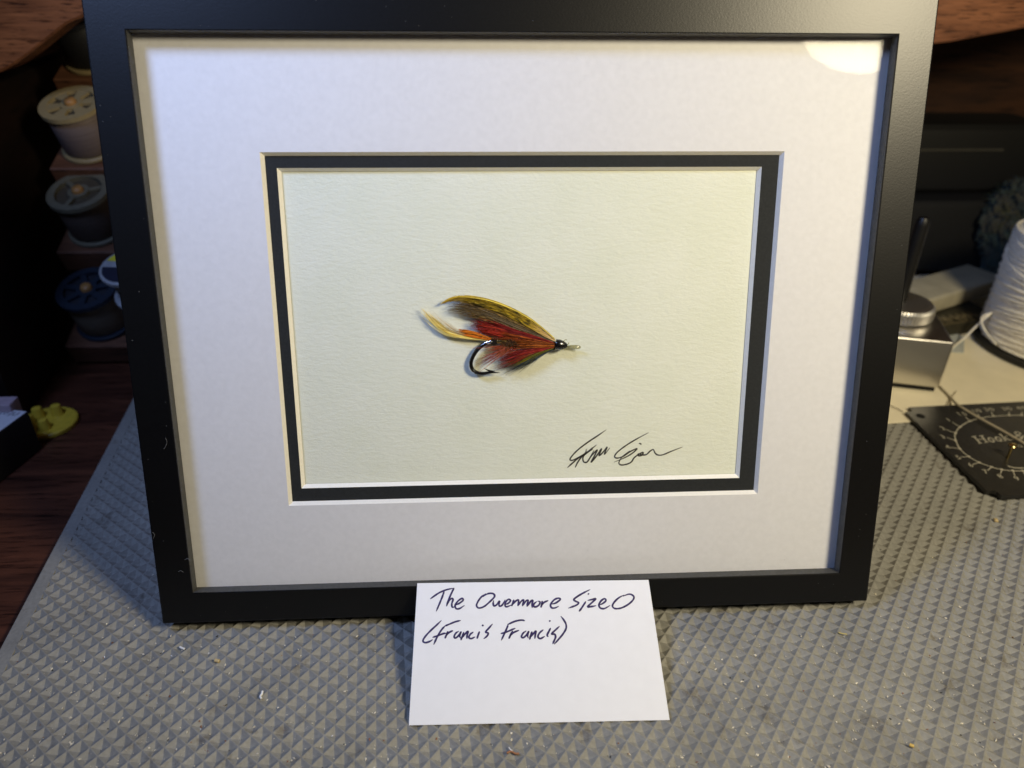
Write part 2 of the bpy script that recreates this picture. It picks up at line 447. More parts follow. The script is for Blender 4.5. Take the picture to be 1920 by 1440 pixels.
# ================================================================== salmon fly
fly = empty('salmon_fly'); fly.matrix_world = FM @ Matrix.Translation(L3(0, 0, ZP))
FLI = (Matrix.Translation(L3(0, 0, ZP))).inverted()
tag(fly, 'feathered salmon fly with yellow mottled wing and black hook on cream paper', 'fishing fly')
MT['feather'] = vcol('dyed feather fibres', 0.6, 0.18)
MT['hook'] = simple('black japanned hook', (0.006, 0.006, 0.006), 0.22, var=0.2, coat=0.5)
MT['varnish'] = simple('varnished black thread', (0.005, 0.005, 0.006), 0.25, var=0.3, nscale=2500, bstr=0.3, bdist=0.0001, coat=1.0)
MT['clear'] = glassy('clear gut', 0.08, (0.74, 0.72, 0.60), 0.08, 0.8)
MT['silver'] = simple('silver tinsel', (0.75, 0.75, 0.78), 0.2, 1.0, nscale=3000, bstr=0.5, bdist=0.0001)
MT['gold'] = simple('gold tinsel', (0.75, 0.48, 0.16), 0.22, 1.0, nscale=3000, bstr=0.5, bdist=0.0001)
ZF = ZP + 0.0019
def fp(x, y, dz=0.0):
    return FLI @ FL(760 + x / 5.3333, 530 + y / 5.3333, ZF + dz)
ZN = Vector((0, 0, 1))
class Hair:
    def __init__(s): s.V, s.F, s.C = [], [], []
    def strand(s, P, wid, col, zf=None):
        """P: list of (x, y, dz) in fly picture units; col(k) along the strand"""
        n = len(P); Q = [fp(*p) for p in P]; b = len(s.V)
        for i in range(n):
            t = (Q[min(i + 1, n - 1)] - Q[max(i - 1, 0)]).normalized(); sd = ZN.cross(t)
            k = i / (n - 1)
            ww = wid * (1.0 if k < 0.55 else (1 - (k - 0.55) / 0.45 * 0.85))
            tw = Vector((0, 0, wid * random.uniform(-.4, .4)))
            s.V += [Q[i] - sd * ww / 2 + tw, Q[i] + sd * ww / 2 - tw]
            c = col(k); s.C += [c, c]
        for i in range(n - 1): s.F.append((b + 2 * i, b + 2 * i + 1, b + 2 * i + 3, b + 2 * i + 2))
    def build(s, name, label=None):
        o = obj(name, (s.V, s.F), MT['feather'], fly)
        a = o.data.color_attributes.new('Col', 'FLOAT_COLOR', 'POINT')
        for i, c in enumerate(s.C): a.data[i].color = (*c, 1)
        if label: o['label'] = label
        return o
def res(P, n):
    P = catmull([Vector((x, y, 0)) for x, y in P], 8)
    L_ = [0]
    for i in range(1, len(P)): L_.append(L_[-1] + (P[i] - P[i - 1]).length)
    out = []
    for k in range(n):
        d = L_[-1] * k / (n - 1); i = 1
        while i < len(L_) - 1 and L_[i] < d: i += 1
        f = (d - L_[i - 1]) / max(1e-9, L_[i] - L_[i - 1]); out.append(P[i - 1].lerp(P[i], f))
    return out
def sheet(h, A, B, n, wid, colf, smin=0.8, z0=0.0, z1=0.0, jit=6, arch=0.0004, flare=1.0, N=14, dk=0.14, tj=0.06):
    A = res(A, 40); B = res(B, 40); n = int(n * 1.9); wid *= 0.55; jit *= 1.5
    for k in range(n):
        t = (k + random.random()) / n; smax = random.uniform(smin, 1.0)
        jj = jit * (2.4 if random.random() < 0.10 else 1.0); jx, jy = random.gauss(0, jj), random.gauss(0, jj); z = z0 + (z1 - z0) * random.random()
        P = []
        for i in range(N):
            s = smax * i / (N - 1); f = s * 39; a = int(min(38, f)); f -= a
            p = A[a].lerp(A[a + 1], f).lerp(B[a].lerp(B[a + 1], f), t)
            e = s ** 2 * flare
            P.append((p.x + jx * e, p.y + jy * e, z + arch * math.sin(math.pi * min(1, s * 1.1))))
        cc = colf(min(1, max(0, t + random.gauss(0, tj))))
        if random.random() < dk: cc = (lambda f, q: (lambda k: shade(f(k), q)))(cc, random.uniform(0.15, 0.5))
        h.strand(P, wid * random.uniform(0.6, 1.4), cc)
def mixc(a, b, t): return tuple(x + (y - x) * t for x, y in zip(a, b))
def shade(c, s): return tuple(x * s for x in c)
def flat(c1, c2, v=0.35):
    def f(t):
        c = shade(mixc(c1, c2, random.random()), random.uniform(1 - v, 1 + v)); return lambda k: c
    return f
U_ = [(1490, 558), (1380, 458), (1220, 338), (1000, 228), (800, 163), (640, 138), (520, 138), (430, 165), (350, 218)]
L1 = [(1495, 585), (1380, 530), (1220, 440), (1000, 325), (800, 245), (640, 198), (520, 180), (450, 182), (400, 200)]
L2 = [(1500, 606), (1380, 565), (1220, 512), (1000, 440), (800, 375), (640, 335), (520, 315), (430, 315), (390, 325)]
L3_ = [(1500, 612), (1380, 588), (1220, 555), (1060, 520), (900, 500), (800, 488), (700, 470), (630, 462)]
L2r = [(1500, 604), (1380, 562), (1220, 508), (1060, 460), (900, 400), (800, 365), (720, 350), (640, 350)]
L4 = [(1500, 622), (1380, 612), (1220, 595), (1080, 578), (980, 558), (920, 535), (880, 520), (840, 515)]
# tail: golden crest and orange strip
h = Hair()
TA = [(860, 558), (700, 538), (560, 515), (440, 475), (340, 402), (250, 318), (172, 240)]
TB = [(860, 582), (700, 570), (560, 555), (420, 525), (305, 448), (208, 350), (140, 262)]
sheet(h, TA, TB, 34, 0.00042, flat((0.90, 0.66, 0.10), (0.94, 0.80, 0.30), 0.06), 0.7, -0.0002, 0.0005, 4, dk=0)
sheet(h, [(860, 555), (650, 520), (520, 470), (400, 380), (300, 310), (240, 250)], [(860, 560), (640, 540), (480, 500), (350, 420), (250, 330), (180, 240)], 18, 0.00013, flat((0.62, 0.40, 0.10), (0.55, 0.42, 0.25), 0.2), 0.7, 0, 0.0006, 12)
h.build('tail', 'curved golden yellow crest tail')
h = Hair()
sheet(h, [(870, 562), (760, 515), (650, 480), (525, 462)], [(870, 578), (760, 560), (650, 540), (525, 520)], 60, 0.00036, flat((0.55, 0.10, 0.008), (0.75, 0.26, 0.015), 0.3), 0.9, 0.0004, 0.0008, 3)
h.build('tail_veil', 'short bright orange strip over the tail')
# wing layers
def grey_c(t):
    br = random.uniform(0.75, 1.2)
    def f(k):
        m = noise.noise(Vector((k * 34, t * 11, 3.1))); base = shade(mixc((0.016, 0.009, 0.002), (0.32, 0.195, 0.05), min(1, max(0, 0.45 + 2.6 * m))), br)
        g = mixc(base, shade((0.15, 0.10, 0.045), br), max(0, (k - 0.75) * 3))
        return mixc(g, shade((0.26, 0.18, 0.10), br), max(0, 0.45 - k) * 0.4)
    return f
h = Hair()
sheet(h, L1, L2, 150, 0.00042, grey_c, 0.48, 0.0002, 0.0006, 7, N=34, dk=0.04, tj=0)
sheet(h, [(1495, 590), (1100, 400), (800, 270), (600, 215), (480, 205), (380, 240)], [(1500, 600), (1100, 470), (800, 350), (600, 305), (460, 290), (360, 330)], 16, 0.00022, flat((0.12, 0.085, 0.04), (0.26, 0.20, 0.12), 0.3), 0.72, 0.0003, 0.0008, 16)
h.build('wing_centre', 'grey brown speckled middle of the wing')
def yel_c(t):
    br = random.uniform(0.55, 1.2)
    def f(k):
        m = noise.noise(Vector((k * 30 + t * 3, t * 5.5, 8.3)))
        c = shade(mixc((0.50, 0.31, 0.012), (0.68, 0.46, 0.03), random.random()), br)
        if t > 0.12 and m > -0.04 and k > 0.25: c = mixc(c, (0.045, 0.034, 0.006), min(0.95, (m + 0.04) * 5))
        if k > 0.85: c = mixc(c, (0.50, 0.36, 0.10), (k - 0.85) * 6)
        if k < 0.26: c = mixc((0.74, 0.50, 0.22), c, k / 0.26)
        return c
    return f
h = Hair()
sheet(h, U_, L1, 130, 0.00045, yel_c, 0.86, 0.0005, 0.0010, 4, N=30, dk=0.05, tj=0)
sheet(h, [(1490, 556), (1380, 455), (1220, 334), (1000, 224), (800, 160), (640, 135), (520, 135), (430, 162), (340, 222)], [(1490, 562), (1380, 464), (1220, 346), (1000, 236), (800, 171), (640, 147), (520, 146), (430, 172), (330, 228)], 26, 0.00034, flat((0.82, 0.58, 0.03), (0.85, 0.66, 0.12), 0.12), 0.9, 0.0009, 0.0013, 3)
h.build('wing_topping', 'yellow mottled upper wing')
h = Hair()
sheet(h, L2r, L3_, 170, 0.00034, flat((0.08, 0.006, 0.008), (0.25, 0.016, 0.012), 0.7), 0.55, 0.0003, 0.0008, 14)
sheet(h, [(1000, 470), (900, 440), (800, 420), (720, 400), (640, 370)], [(1100, 560), (950, 540), (850, 520), (760, 500), (690, 490)], 130, 0.0003, flat((0.17, 0.008, 0.008), (0.42, 0.03, 0.008), 0.5), 0.55, 0.0007, 0.0012, 20)
h.build('wing_underside', 'crimson lower edge of the wing')
# body
h = Hair()
sheet(h, L3_[:6], L4, 120, 0.00036, flat((0.11, 0.010, 0.005), (0.46, 0.10, 0.01), 0.6), 0.42, 0.0006, 0.0014, 12)
sheet(h, [(1500, 606), (1380, 600), (1250, 585), (1120, 560), (1020, 545)], [(1500, 642), (1380, 645), (1250, 650), (1130, 655), (1020, 650)], 150, 0.00036, flat((0.09, 0.014, 0.004), (0.38, 0.10, 0.01), 0.7), 0.5, 0.0008, 0.0018, 16)
for k in range(160):
    x = random.gauss(1070, 38); y = 612 + random.gauss(0, 16); a = random.gauss(math.pi, 0.9); l = random.uniform(25, 70)
    h.strand([(x, y, 0.0012), (x + math.cos(a) * l * .5, y + math.sin(a) * l * .35, 0.0018), (x + math.cos(a) * l, y + math.sin(a) * l * .9, 0.0015)], 0.00022, (lambda c: (lambda k_: c))(shade(mixc((0.02, 0.01, 0.005), (0.10, 0.045, 0.01), random.random()), random.uniform(.5, 1.5))))
h.build('body', 'orange and brown fur body')
def tubef(name, P, r, m, seg=10, n=5, dz=0.0, par=None):
    Q = catmull([fp(*(p if len(p) == 3 else (p[0], p[1], dz))) for p in P], n)
    rr = r
    if isinstance(r, (list, tuple)):
        rr = [r[0] + (0) for _ in Q]; kk = len(r) - 1
        for i in range(len(Q)):
            f = i / (len(Q) - 1) * kk; a = min(kk - 1, int(f)); rr[i] = r[a] + (r[a + 1] - r[a]) * (f - a)
    return obj(name, tube(Q, rr, seg), m, par or fly, True)
tubef('gold_tinsel', [(915, 588, 0.0006), (965, 586, 0.0007), (1030, 592, 0.0007)], [0.0008, 0.0009, 0.0009], MT['gold'])
h = Hair()
for k in range(150):
    a = random.uniform(0, 2 * math.pi); x = random.uniform(862, 915); y = 588
    l = random.uniform(20, 44)
    h.strand([(x, y, 0.0006), (x + math.cos(a) * l * .3, y + math.sin(a) * l * .55, 0.0012), (x + math.cos(a) * l * .55, y + math.sin(a) * l, 0.001)], 0.00028, (lambda c: (lambda k_: c))(shade((0.02, 0.016, 0.013), random.uniform(.4, 1.5))))
h.build('butt', 'fluffy black herl butt')
tubef('silver_tag', [(788, 614, 0.0002), (815, 600, 0.0003), (868, 588, 0.0005)], [0.00065, 0.0007, 0.0008], MT['silver'])
# silver rib wire seen through the hackle
tubef('rib', [(1050, 672, 0.0016), (1150, 668, 0.0018), (1250, 642, 0.0019), (1360, 622, 0.0018), (1480, 612, 0.0015)], 0.00011, MT['silver'], 6)
# hackles
h = Hair()
sheet(h, [(1010, 600), (920, 632), (800, 650), (715, 645)], [(1230, 640), (1080, 720), (980, 770), (900, 815)], 30, 0.00030, flat((0.22, 0.03, 0.012), (0.36, 0.085, 0.035), 0.4), 0.7, 0.0002, 0.0014, 30)
sheet(h, [(1030, 620), (920, 690), (800, 740), (690, 800)], [(1080, 640), (960, 720), (840, 790), (720, 850)], 12, 0.00032, flat((0.25, 0.05, 0.025), (0.40, 0.12, 0.06), 0.4), 0.75, 0.0004, 0.0014, 26)
h.build('body_hackle', 'sparse red brown body hackle')
h = Hair()
sheet(h, [(1500, 612), (1350, 640), (1150, 670), (1000, 715), (890, 760)], [(1500, 645), (1330, 690), (1180, 740), (1040, 800), (900, 835)], 150, 0.00032, flat((0.10, 0.008, 0.008), (0.34, 0.03, 0.018), 0.6), 0.5, 0.0004, 0.0016, 22)
h.build('red_throat_hackle', 'red throat hackle under the head')
h = Hair()
sheet(h, [(1500, 642), (1350, 682), (1200, 725), (1090, 770), (980, 820)], [(1500, 656), (1360, 702), (1230, 765), (1120, 815), (1030, 850)], 110, 0.00026, flat((0.08, 0.08, 0.008), (0.20, 0.17, 0.02), 0.6), 0.55, 0.0004, 0.0014, 20)
sheet(h, [(1500, 652), (1370, 700), (1220, 765), (1100, 810), (960, 860)], [(1500, 666), (1390, 712), (1260, 785), (1140, 858), (1040, 920)], 110, 0.00022, flat((0.010, 0.014, 0.02), (0.07, 0.10, 0.13), 0.6), 0.5, 0.0002, 0.001, 26)
h.build('throat_hackle', 'olive and blue grey throat hackle')
# hook, head and eye
hk = tubef('hook', [(1480, 625, 0.0), (1200, 612, 0.0), (900, 592, 0.0002), (812, 604, 0.0002), (740, 652, 0.0001), (690, 715, 0), (661, 780, 0), (658, 832, 0), (678, 874, 0), (722, 902, 0.0001), (778, 909, 0.0002), (850, 898, 0.0003), (950, 902, 0.0004)], [0.0006, 0.0007, 0.00072, 0.00072, 0.00072, 0.00072, 0.00072, 0.00072, 0.0007, 0.00068, 0.00065, 0.0005, 0.00004], MT['hook'], 12, 6)
tubef('barb', [(890, 893, 0.0003), (830, 877, 0.0005), (782, 853, 0.0008)], [0.00045, 0.0003, 0.00003], MT['hook'], 8, 4, 0, hk)
ax0, ax1 = fp(1500, 616, 0.0009), fp(1618, 632, 0.0009); ad = (ax1 - ax0); al = ad.length
Vh, Fh = lathe([(0.0006, 0), (0.0018, 0.0000), (0.00195, al * .05), (0.00195, al * .38), (0.0017, al * .6), (0.0012, al * .85), (0.0007, al)], 28)
qr = ad.to_track_quat('Z', 'Y')
Vh = [ax0 + qr @ Vector(v) for v in Vh]; Vh = [Vector((v.x, v.y, ax0.z + (v.z - ax0.z) * .85)) for v in Vh]
smooth_angle(obj('head', (Vh, Fh), MT['varnish'], fly), 50)
loop = [(1595 + 27 * math.cos(a) + 12, 598 + 27 * math.sin(a), 0.0012) for a in [k * 2 * math.pi / 20 for k in range(17)]]
tubef('clear_loop', loop, 0.00017, MT['clear'], 8, 2)
tubef('gut_eye', [(1590, 640, 0.0008), (1640, 634, 0.0009), (1700, 632, 0.0008), (1740, 640, 0.0006), (1742, 652, 0.0002), (1720, 656, -0.0002), (1690, 652, -0.0004), (1600, 640, -0.0006)], 0.0004, MT['clear'], 10, 4)

# ================================================================== note card leaning on the frame
cb0, cb1 = at_z(767, 1360, 0.0002), at_z(1255, 1350, 0.0002)
ctop_y, ctop_z = -0.0112, 0.0172
ex = (cb1 - cb0).normalized()
mid = (cb0 + cb1) / 2
up0 = Vector((0, ctop_y - mid.y, ctop_z - mid.z)); up0 = (up0 - ex * up0.dot(ex)).normalized()
nz = ex.cross(up0)
CM = Matrix.Identity(4)
for i in range(3): CM[i][0] = ex[i]; CM[i][1] = up0[i]; CM[i][2] = nz[i]; CM[i][3] = mid[i]
card = empty('note_card'); card.matrix_world = CM
tag(card, 'small white note card with purple handwriting leaning on the frame', 'card')
obj('card_stock', box_bm(-0.04425, 0.04425, 0.0, 0.0508, -0.0003, 0.0, 0.00006, 1), MT['card'], card)
CI = CM.inverted()
def on_card(u, v):
    o = CI @ CAM; d = CI.to_3x3() @ ray(u, v); k = (0.00007 - o.z) / d.z; return o + d * k
HW = [[(172, 196), (205, 172), (240, 150), (285, 132), (332, 121)], [(270, 140), (258, 175), (240, 220), (214, 281)],
      [(338, 118), (322, 150), (300, 200), (284, 247)], [(286, 245), (300, 212), (320, 192), (330, 200), (322, 228), (325, 252), (342, 250)],
      [(340, 240), (370, 228), (400, 205), (392, 192), (365, 210), (345, 240), (352, 262), (375, 262), (410, 240)],
      [(560, 158), (530, 178), (505, 210), (493, 240), (508, 258), (545, 248), (588, 212), (618, 178), (605, 158), (570, 160), (535, 182)],
      [(612, 205), (608, 225), (614, 244), (632, 236), (652, 210), (648, 232), (654, 246), (672, 236), (692, 200)],
      [(688, 236), (712, 226), (728, 208), (716, 198), (698, 212), (690, 236), (700, 250), (735, 238)],
      [(752, 200), (744, 222), (736, 246)], [(738, 240), (760, 214), (780, 202), (784, 215), (778, 246)],
      [(780, 244), (800, 214), (818, 202), (816, 222), (810, 246)], [(812, 244), (835, 210), (850, 205), (846, 225), (842, 250)], [(846, 246), (868, 212), (882, 206), (878, 228), (878, 258)],
      [(912, 212), (892, 228), (888, 246), (905, 250), (926, 236), (932, 216), (915, 210)],
      [(948, 208), (945, 232), (938, 256)], [(942, 240), (960, 220), (990, 206)],
      [(1008, 232), (1040, 224), (1072, 200), (1060, 190), (1030, 202), (1006, 234), (1012, 256), (1035, 258), (1062, 246)],
      [(1280, 130), (1240, 150), (1195, 176), (1166, 200), (1180, 212), (1200, 222), (1185, 238), (1155, 250), (1128, 260)],
      [(1250, 212), (1235, 236), (1218, 262), (1202, 283)], [(1264, 158), (1272, 164)],
      [(1262, 206), (1290, 200), (1318, 194), (1295, 218), (1262, 250), (1290, 248), (1322, 242)],
      [(1338, 238), (1365, 228), (1388, 208), (1380, 194), (1358, 206), (1340, 236), (1350, 258), (1378, 262), (1418, 240)],
      [(1516, 168), (1480, 186), (1448, 216), (1434, 244), (1452, 262), (1495, 258), (1545, 232), (1578, 200), (1580, 176), (1550, 162), (1505, 178)],
      [(250, 344), (215, 378), (170, 420), (136, 458), (122, 486), (138, 498), (168, 490), (190, 476)],
      [(384, 344), (345, 354), (305, 370), (268, 386)], [(275, 382), (250, 410), (222, 456), (196, 512)], [(188, 462), (225, 450), (262, 436), (282, 432)],
      [(296, 418), (284, 445), (274, 470)], [(280, 452), (300, 430), (330, 414)],
      [(372, 418), (350, 432), (338, 456), (348, 466), (372, 446), (386, 422), (376, 450), (384, 470)],
      [(406, 424), (396, 450), (384, 482)], [(390, 468), (412, 440), (434, 420), (428, 446), (426, 472)],
      [(472, 424), (450, 440), (440, 462), (456, 470), (484, 458)], [(514, 420), (504, 446), (496, 472)], [(530, 376), (542, 382)],
      [(604, 368), (580, 396), (556, 424), (574, 432), (566, 452), (542, 472)],
      [(828, 346), (800, 342), (755, 352), (706, 374)], [(712, 374), (700, 405), (684, 440), (664, 482)], [(660, 436), (700, 424), (762, 398)],
      [(744, 416), (730, 442), (716, 472)], [(722, 452), (750, 428), (788, 412)],
      [(838, 416), (816, 432), (804, 456), (816, 464), (840, 444), (854, 420), (846, 448), (852, 468)],
      [(878, 420), (868, 448), (860, 478)], [(864, 464), (884, 438), (904, 418), (900, 444), (896, 472)],
      [(956, 408), (930, 430), (918, 456), (934, 470), (966, 454)], [(1006, 396), (994, 420), (982, 446), (990, 458)], [(996, 344), (1004, 352)],
      [(1068, 384), (1040, 410), (1012, 438), (1034, 440), (1040, 460), (1028, 490), (1020, 508)],
      [(1076, 314), (1096, 340), (1112, 370), (1112, 402), (1090, 440), (1060, 476), (1030, 510)]]
hw = obj('handwriting', strokes(HW, 760, 1070, 3.692, on_card, 0.00076, Vector((0, 0, 1)), 5), MT['ink'], card)
hw['label'] = 'two lines of purple handwriting reading The Owenmore Size 0 (Francis Francis)'

# ================================================================== things on the right
SZ = 0.0008     # top of the cream sheet lying on the mat
def smoothed(o, a=35): smooth_angle(o, a); return o
sheet_o = empty('cream_sheet', (0.30, 0.20, 0.0), (0, 0, R_(5)))
tag(sheet_o, 'cream board lying on the mat behind the black gauge', 'board')
bmS = box_bm(-0.16, 0.17, -0.0765, 0.12, 0.0001, SZ, 0.0002, 1)
obj('board', bmS, simple('cream board', (0.88, 0.80, 0.60), 0.6, var=0.05, nscale=60, bstr=0.1), sheet_o)
# black hook gauge
GZ = 0.0032
gT = at_z(1690, 764, GZ); gB = at_z(1850, 932, GZ); g1 = at_z(1920, 749, GZ)
gy = (gT - gB).normalized(); ga = math.atan2(-gy.x, gy.y)
gx_ = (g1 - gT).normalized(); ga = math.atan2(gx_.y, gx_.x) * 0.6 + ga * 0.4
gl = (gT - gB).length
gauge = empty('hook_gauge', (gT.x, gT.y, 0.0), (0, 0, ga))
tag(gauge, 'black plastic hook gauge plate with printed numbers on a ring', 'gauge')
GMX = Matrix.Translation((gT.x, gT.y, 0)) @ Matrix.Rotation(ga, 4, 'Z'); GI = GMX.inverted()
def on_g(u, v, z=GZ + 0.00005):
    p = at_z(u, v, z); return GI @ p
def plate():
    bm = box_bm(0, 0.16, -gl, 0.0, 0.0012, GZ)
    ve = [e for e in bm.edges if abs(e.verts[0].co.z - e.verts[1].co.z) > 1e-4]
    bmesh.ops.bevel(bm, geom=ve, offset=0.0045, segments=5, affect='EDGES')
    hz = [e for e in bm.edges if abs(e.verts[0].co.z - e.verts[1].co.z) < 1e-6]
    return bm
pl = obj('plate', plate(), simple('black gauge plastic', (0.018, 0.017, 0.015), 0.38, var=0.2, nscale=400, bstr=0.1), gauge)
MT['print'] = simple('pale print', (0.50, 0.47, 0.38), 0.6)
hp = on_g(1726, 780)
Vc, Fc = lathe([(0.0024, 0.0), (0.0024, 0.00004)], 24)
obj('hanging_hole_disc', ([Vector(v) + Vector((hp.x, hp.y, GZ + 0.00002)) for v in Vc], Fc), simple('hole shade paint', (0.002, 0.002, 0.002), 0.9), gauge)  # near-black disc laid on the plate, painting the shade inside a hole
ZG = Vector((0, 0, 1))
def gz(x, y): return on_g(1740 + x / 9, 740 + y / 9)
RING = [(1620, 345), (1575, 347), (1370, 350), (1100, 365), (900, 395), (710, 445), (540, 545), (465, 645), (455, 700), (470, 775), (540, 915), (690, 1045), (870, 1145), (1075, 1220), (1245, 1265), (1435, 1285), (1600, 1285), (1700, 1275), (1850, 1240)]
parts = [ribbon(catmull([gz(*p) for p in RING], 6), 0.0006, ZG, 1.0)]
for a, c in (((1575, 347), (1590, 290)), ((1370, 350), (1368, 288)), ((1105, 362), (1070, 292)), ((880, 390), (838, 325)), ((710, 445), (630, 375)), ((540, 545), (415, 465)), ((465, 650), (310, 590)), ((465, 775), (320, 722)), ((535, 910), (380, 888)), ((690, 1045), (555, 1052)), ((865, 1145), (755, 1175)), ((1075, 1220), (1000, 1280)), ((1245, 1262), (1225, 1335)), ((1435, 1282), (1465, 1370)), ((1600, 1285), (1640, 1360))):
    parts.append(ribbon([gz(*a), gz(*c)], 0.00048, ZG, 1.0))
    q = gz(*a); V_, F_ = lathe([(0.0008, 0.00003), (0.0008, 0.00005)], 12); parts.append(([Vector(v) + q for v in V_], F_))
parts.append(ribbon(catmull([gz(x, y) for x, y in ((1335, 1195), (1400, 1220), (1480, 1235), (1560, 1238), (1640, 1236))], 4), 0.0008, ZG, 0.3))
obj('printed_ring', join(*parts), MT['print'], pl)
parts = []
for s, x, y, sz in (('1.5', 570, 325, .0046), ('1/0', 815, 275, .0046), ('2/0', 1030, 250, .0046), ('3/0', 1330, 238, .0046), ('4/0', 1580, 225, .0046), ('1', 345, 425, .0046), ('2', 250, 568, .0046), ('3', 250, 712, .0046), ('4', 335, 882, .0046), ('5', 515, 1060, .0046), ('6', 720, 1188, .0046), ('7', 970, 1300, .0046), ('8', 1220, 1378, .0046), ('9', 1500, 1415, .0046), ('1/2', 1530, 870, .0034)):
    V_, F_ = text_mesh(s, sz); q = gz(x, y)
    obj('number', ([Vector(v) + q for v in V_], F_), MT['print'], pl)
# serif lettering: Hook &
def serif_text():
    S = []
    def st(P, wd): S.append(ribbon(catmull([gz(*p) for p in P], 5), wd, ZG, 1.0))
    st([(775, 705), (880, 818)], .0009); st([(900, 692), (990, 800)], .0009); st([(825, 760), (945, 748)], .0005)
    for a, c in (((735, 712), (815, 700)), ((860, 698), (938, 688)), ((845, 824), (915, 814)), ((955, 808), (1025, 798))): st([a, c], .0005)
    for cx, cy in ((1066, 762), (1188, 748)):
        P = [(cx + 40 * math.cos(a) + 28 * math.sin(a), cy + 34 * math.sin(a)) for a in [k * 2 * math.pi / 14 for k in range(15)]]
        st(P, .0008)
    st([(1218, 664), (1312, 770)], .0009); st([(1190, 670), (1228, 660)], .0004); st([(1275, 778), (1340, 768)], .0004)
    st([(1265, 735), (1345, 690)], .0004); st([(1290, 722), (1385, 762)], .0008); st([(1365, 770), (1430, 762)], .0004); st([(1320, 694), (1375, 686)], .0004)
    st([(1600, 752), (1540, 700), (1470, 655), (1480, 630), (1530, 635), (1560, 665), (1500, 690), (1480, 730), (1520, 752), (1570, 745), (1610, 690)], .0007)
    return join(*S)
obj('lettering', serif_text(), MT['print'], pl)
pb = on_g(1889, 859); pt = GI @ (GMX @ pb + Vector((0, 0, 0.0075)))
pin = empty('brass_pin'); pin.matrix_world = GMX @ Matrix.Translation(pb)
tag(pin, 'small brass pin standing upright in the black gauge plate', 'pin')
MT['brass'] = simple('brass', (0.75, 0.58, 0.25), 0.25, 1.0)
smoothed(obj('shank', lathe([(0.0007, -0.0005), (0.0007, 0.0075)], 14), MT['brass'], pin))
smoothed(obj('pin_head', lathe([(0.0007, 0.0073), (0.0019, 0.0075), (0.0021, 0.0080), (0.0017, 0.0086), (0.0006, 0.0089)], 24), MT['brass'], pin), 50)

# aluminium vise block with knurled knob and black stem
bR = at_z(1757, 737, SZ); bL = at_z(1668, 727, SZ)
be = (bL - bR); ba = math.atan2(-be.y, -be.x)
blk = empty('vise_base', (bR.x, bR.y, SZ), (0, 0, ba))
tag(blk, 'brushed aluminium block with a knurled round knob and black stem', 'vise')
MT['alu'] = simple('brushed aluminium', (0.62, 0.60, 0.56), 0.33, 1.0, var=0.06, nscale=120, bstr=0.15, bdist=0.0001, stretch=(2, 40, 40))
BHT = 0.0335
obj('foot', box_bm(-0.072, -0.0015, 0.0015, 0.07, 0.0, 0.0032), simple('black foam', (0.004, 0.004, 0.004), 0.9), blk)
smoothed(obj('block', box_bm(-0.074, 0.0, 0.0, 0.042, 0.0032, BHT, 0.0012, 3), MT['alu'], blk), 40)
kc = Matrix.Translation((bR.x, bR.y, SZ)) @ Matrix.Rotation(ba, 4, 'Z')
kpos = kc.inverted() @ at_z(1686, 576, SZ + BHT + 0.005)
def knob():
    V, F = [], []; seg = 120
    prof = [(0.0175, 0.0005), (0.0190, 0.0018), (0.0190, 0.0075), (0.0178, 0.0092), (0.0150, 0.0096), (0.004, 0.0096)]
    for r, z in prof:
        for k in range(seg):
            a = 2 * math.pi * k / seg; rr = r + (0.0007 if (k % 2 and 0.0012 < z < 0.008) else 0)
            V.append((rr * math.cos(a), rr * math.sin(a), z))
    for i in range(len(prof) - 1):
        for k in range(seg):
            k2 = (k + 1) % seg; F.append((i * seg + k, i * seg + k2, (i + 1) * seg + k2, (i + 1) * seg + k))
    F.append(tuple((len(prof) - 1) * seg + k for k in range(seg)))
    F.append(tuple(reversed(range(seg))))
    return [Vector(v) + Vector((kpos.x, kpos.y, BHT)) for v in V], F
kn = obj('knob', knob(), simple('knurled steel', (0.70, 0.68, 0.64), 0.42, 1.0, nscale=2000, bstr=0.2, bdist=0.0001), blk)
Vs, Fs = lathe([(0.0038, 0.0), (0.0038, 0.047), (0.0036, 0.0495), (0.0026, 0.0515), (0.0008, 0.052)], 24)
smoothed(obj('stem', ([Vector(v) + Vector((kpos.x - 0.001, kpos.y, BHT + 0.0094)) for v in Vs], Fs), simple('black gloss steel', (0.004, 0.004, 0.004), 0.45), blk), 45)

# cream bar, dark packet, clear tab
e0, e1 = at_z(1752, 588, 0.0102), at_z(1876, 549, 0.0102)
bang = math.atan2((e1 - e0).y, (e1 - e0).x)
bar = tag(obj('wax_bar', box_bm(-0.035, (e1 - e0).length, 0.0, 0.030, 0.0, 0.0125, 0.003, 3), simple('cream wax', (0.42, 0.38, 0.27), 0.5, var=0.12, nscale=90, bstr=0.15, bdist=0.0005)), 'worn cream wax bar lying behind the aluminium block', 'bar')
bar.location = (e0.x, e0.y, 0.0102); bar.rotation_euler = (0, 0, bang); smooth_angle(bar, 30)
pk0 = at_z(1766, 612, SZ + 0.009); pk1 = at_z(1835, 602, SZ + 0.009); pa = math.atan2((pk1 - pk0).y, (pk1 - pk0).x)
packet = empty('dark_packet', (pk0.x, pk0.y, SZ), (0, 0, pa)); tag(packet, 'dark packet with pale lettering under the cream wax bar', 'packet')
obj('packet_body', box_bm(-0.03, 0.052, 0.0, 0.055, 0.0, 0.009, 0.0012), simple('dark olive card', (0.030, 0.026, 0.014), 0.5), packet)
V_, F_ = text_mesh('HOOKS', 0.013)
def pk(x, y): return Vector((x, y, 0.0091))
PS = []
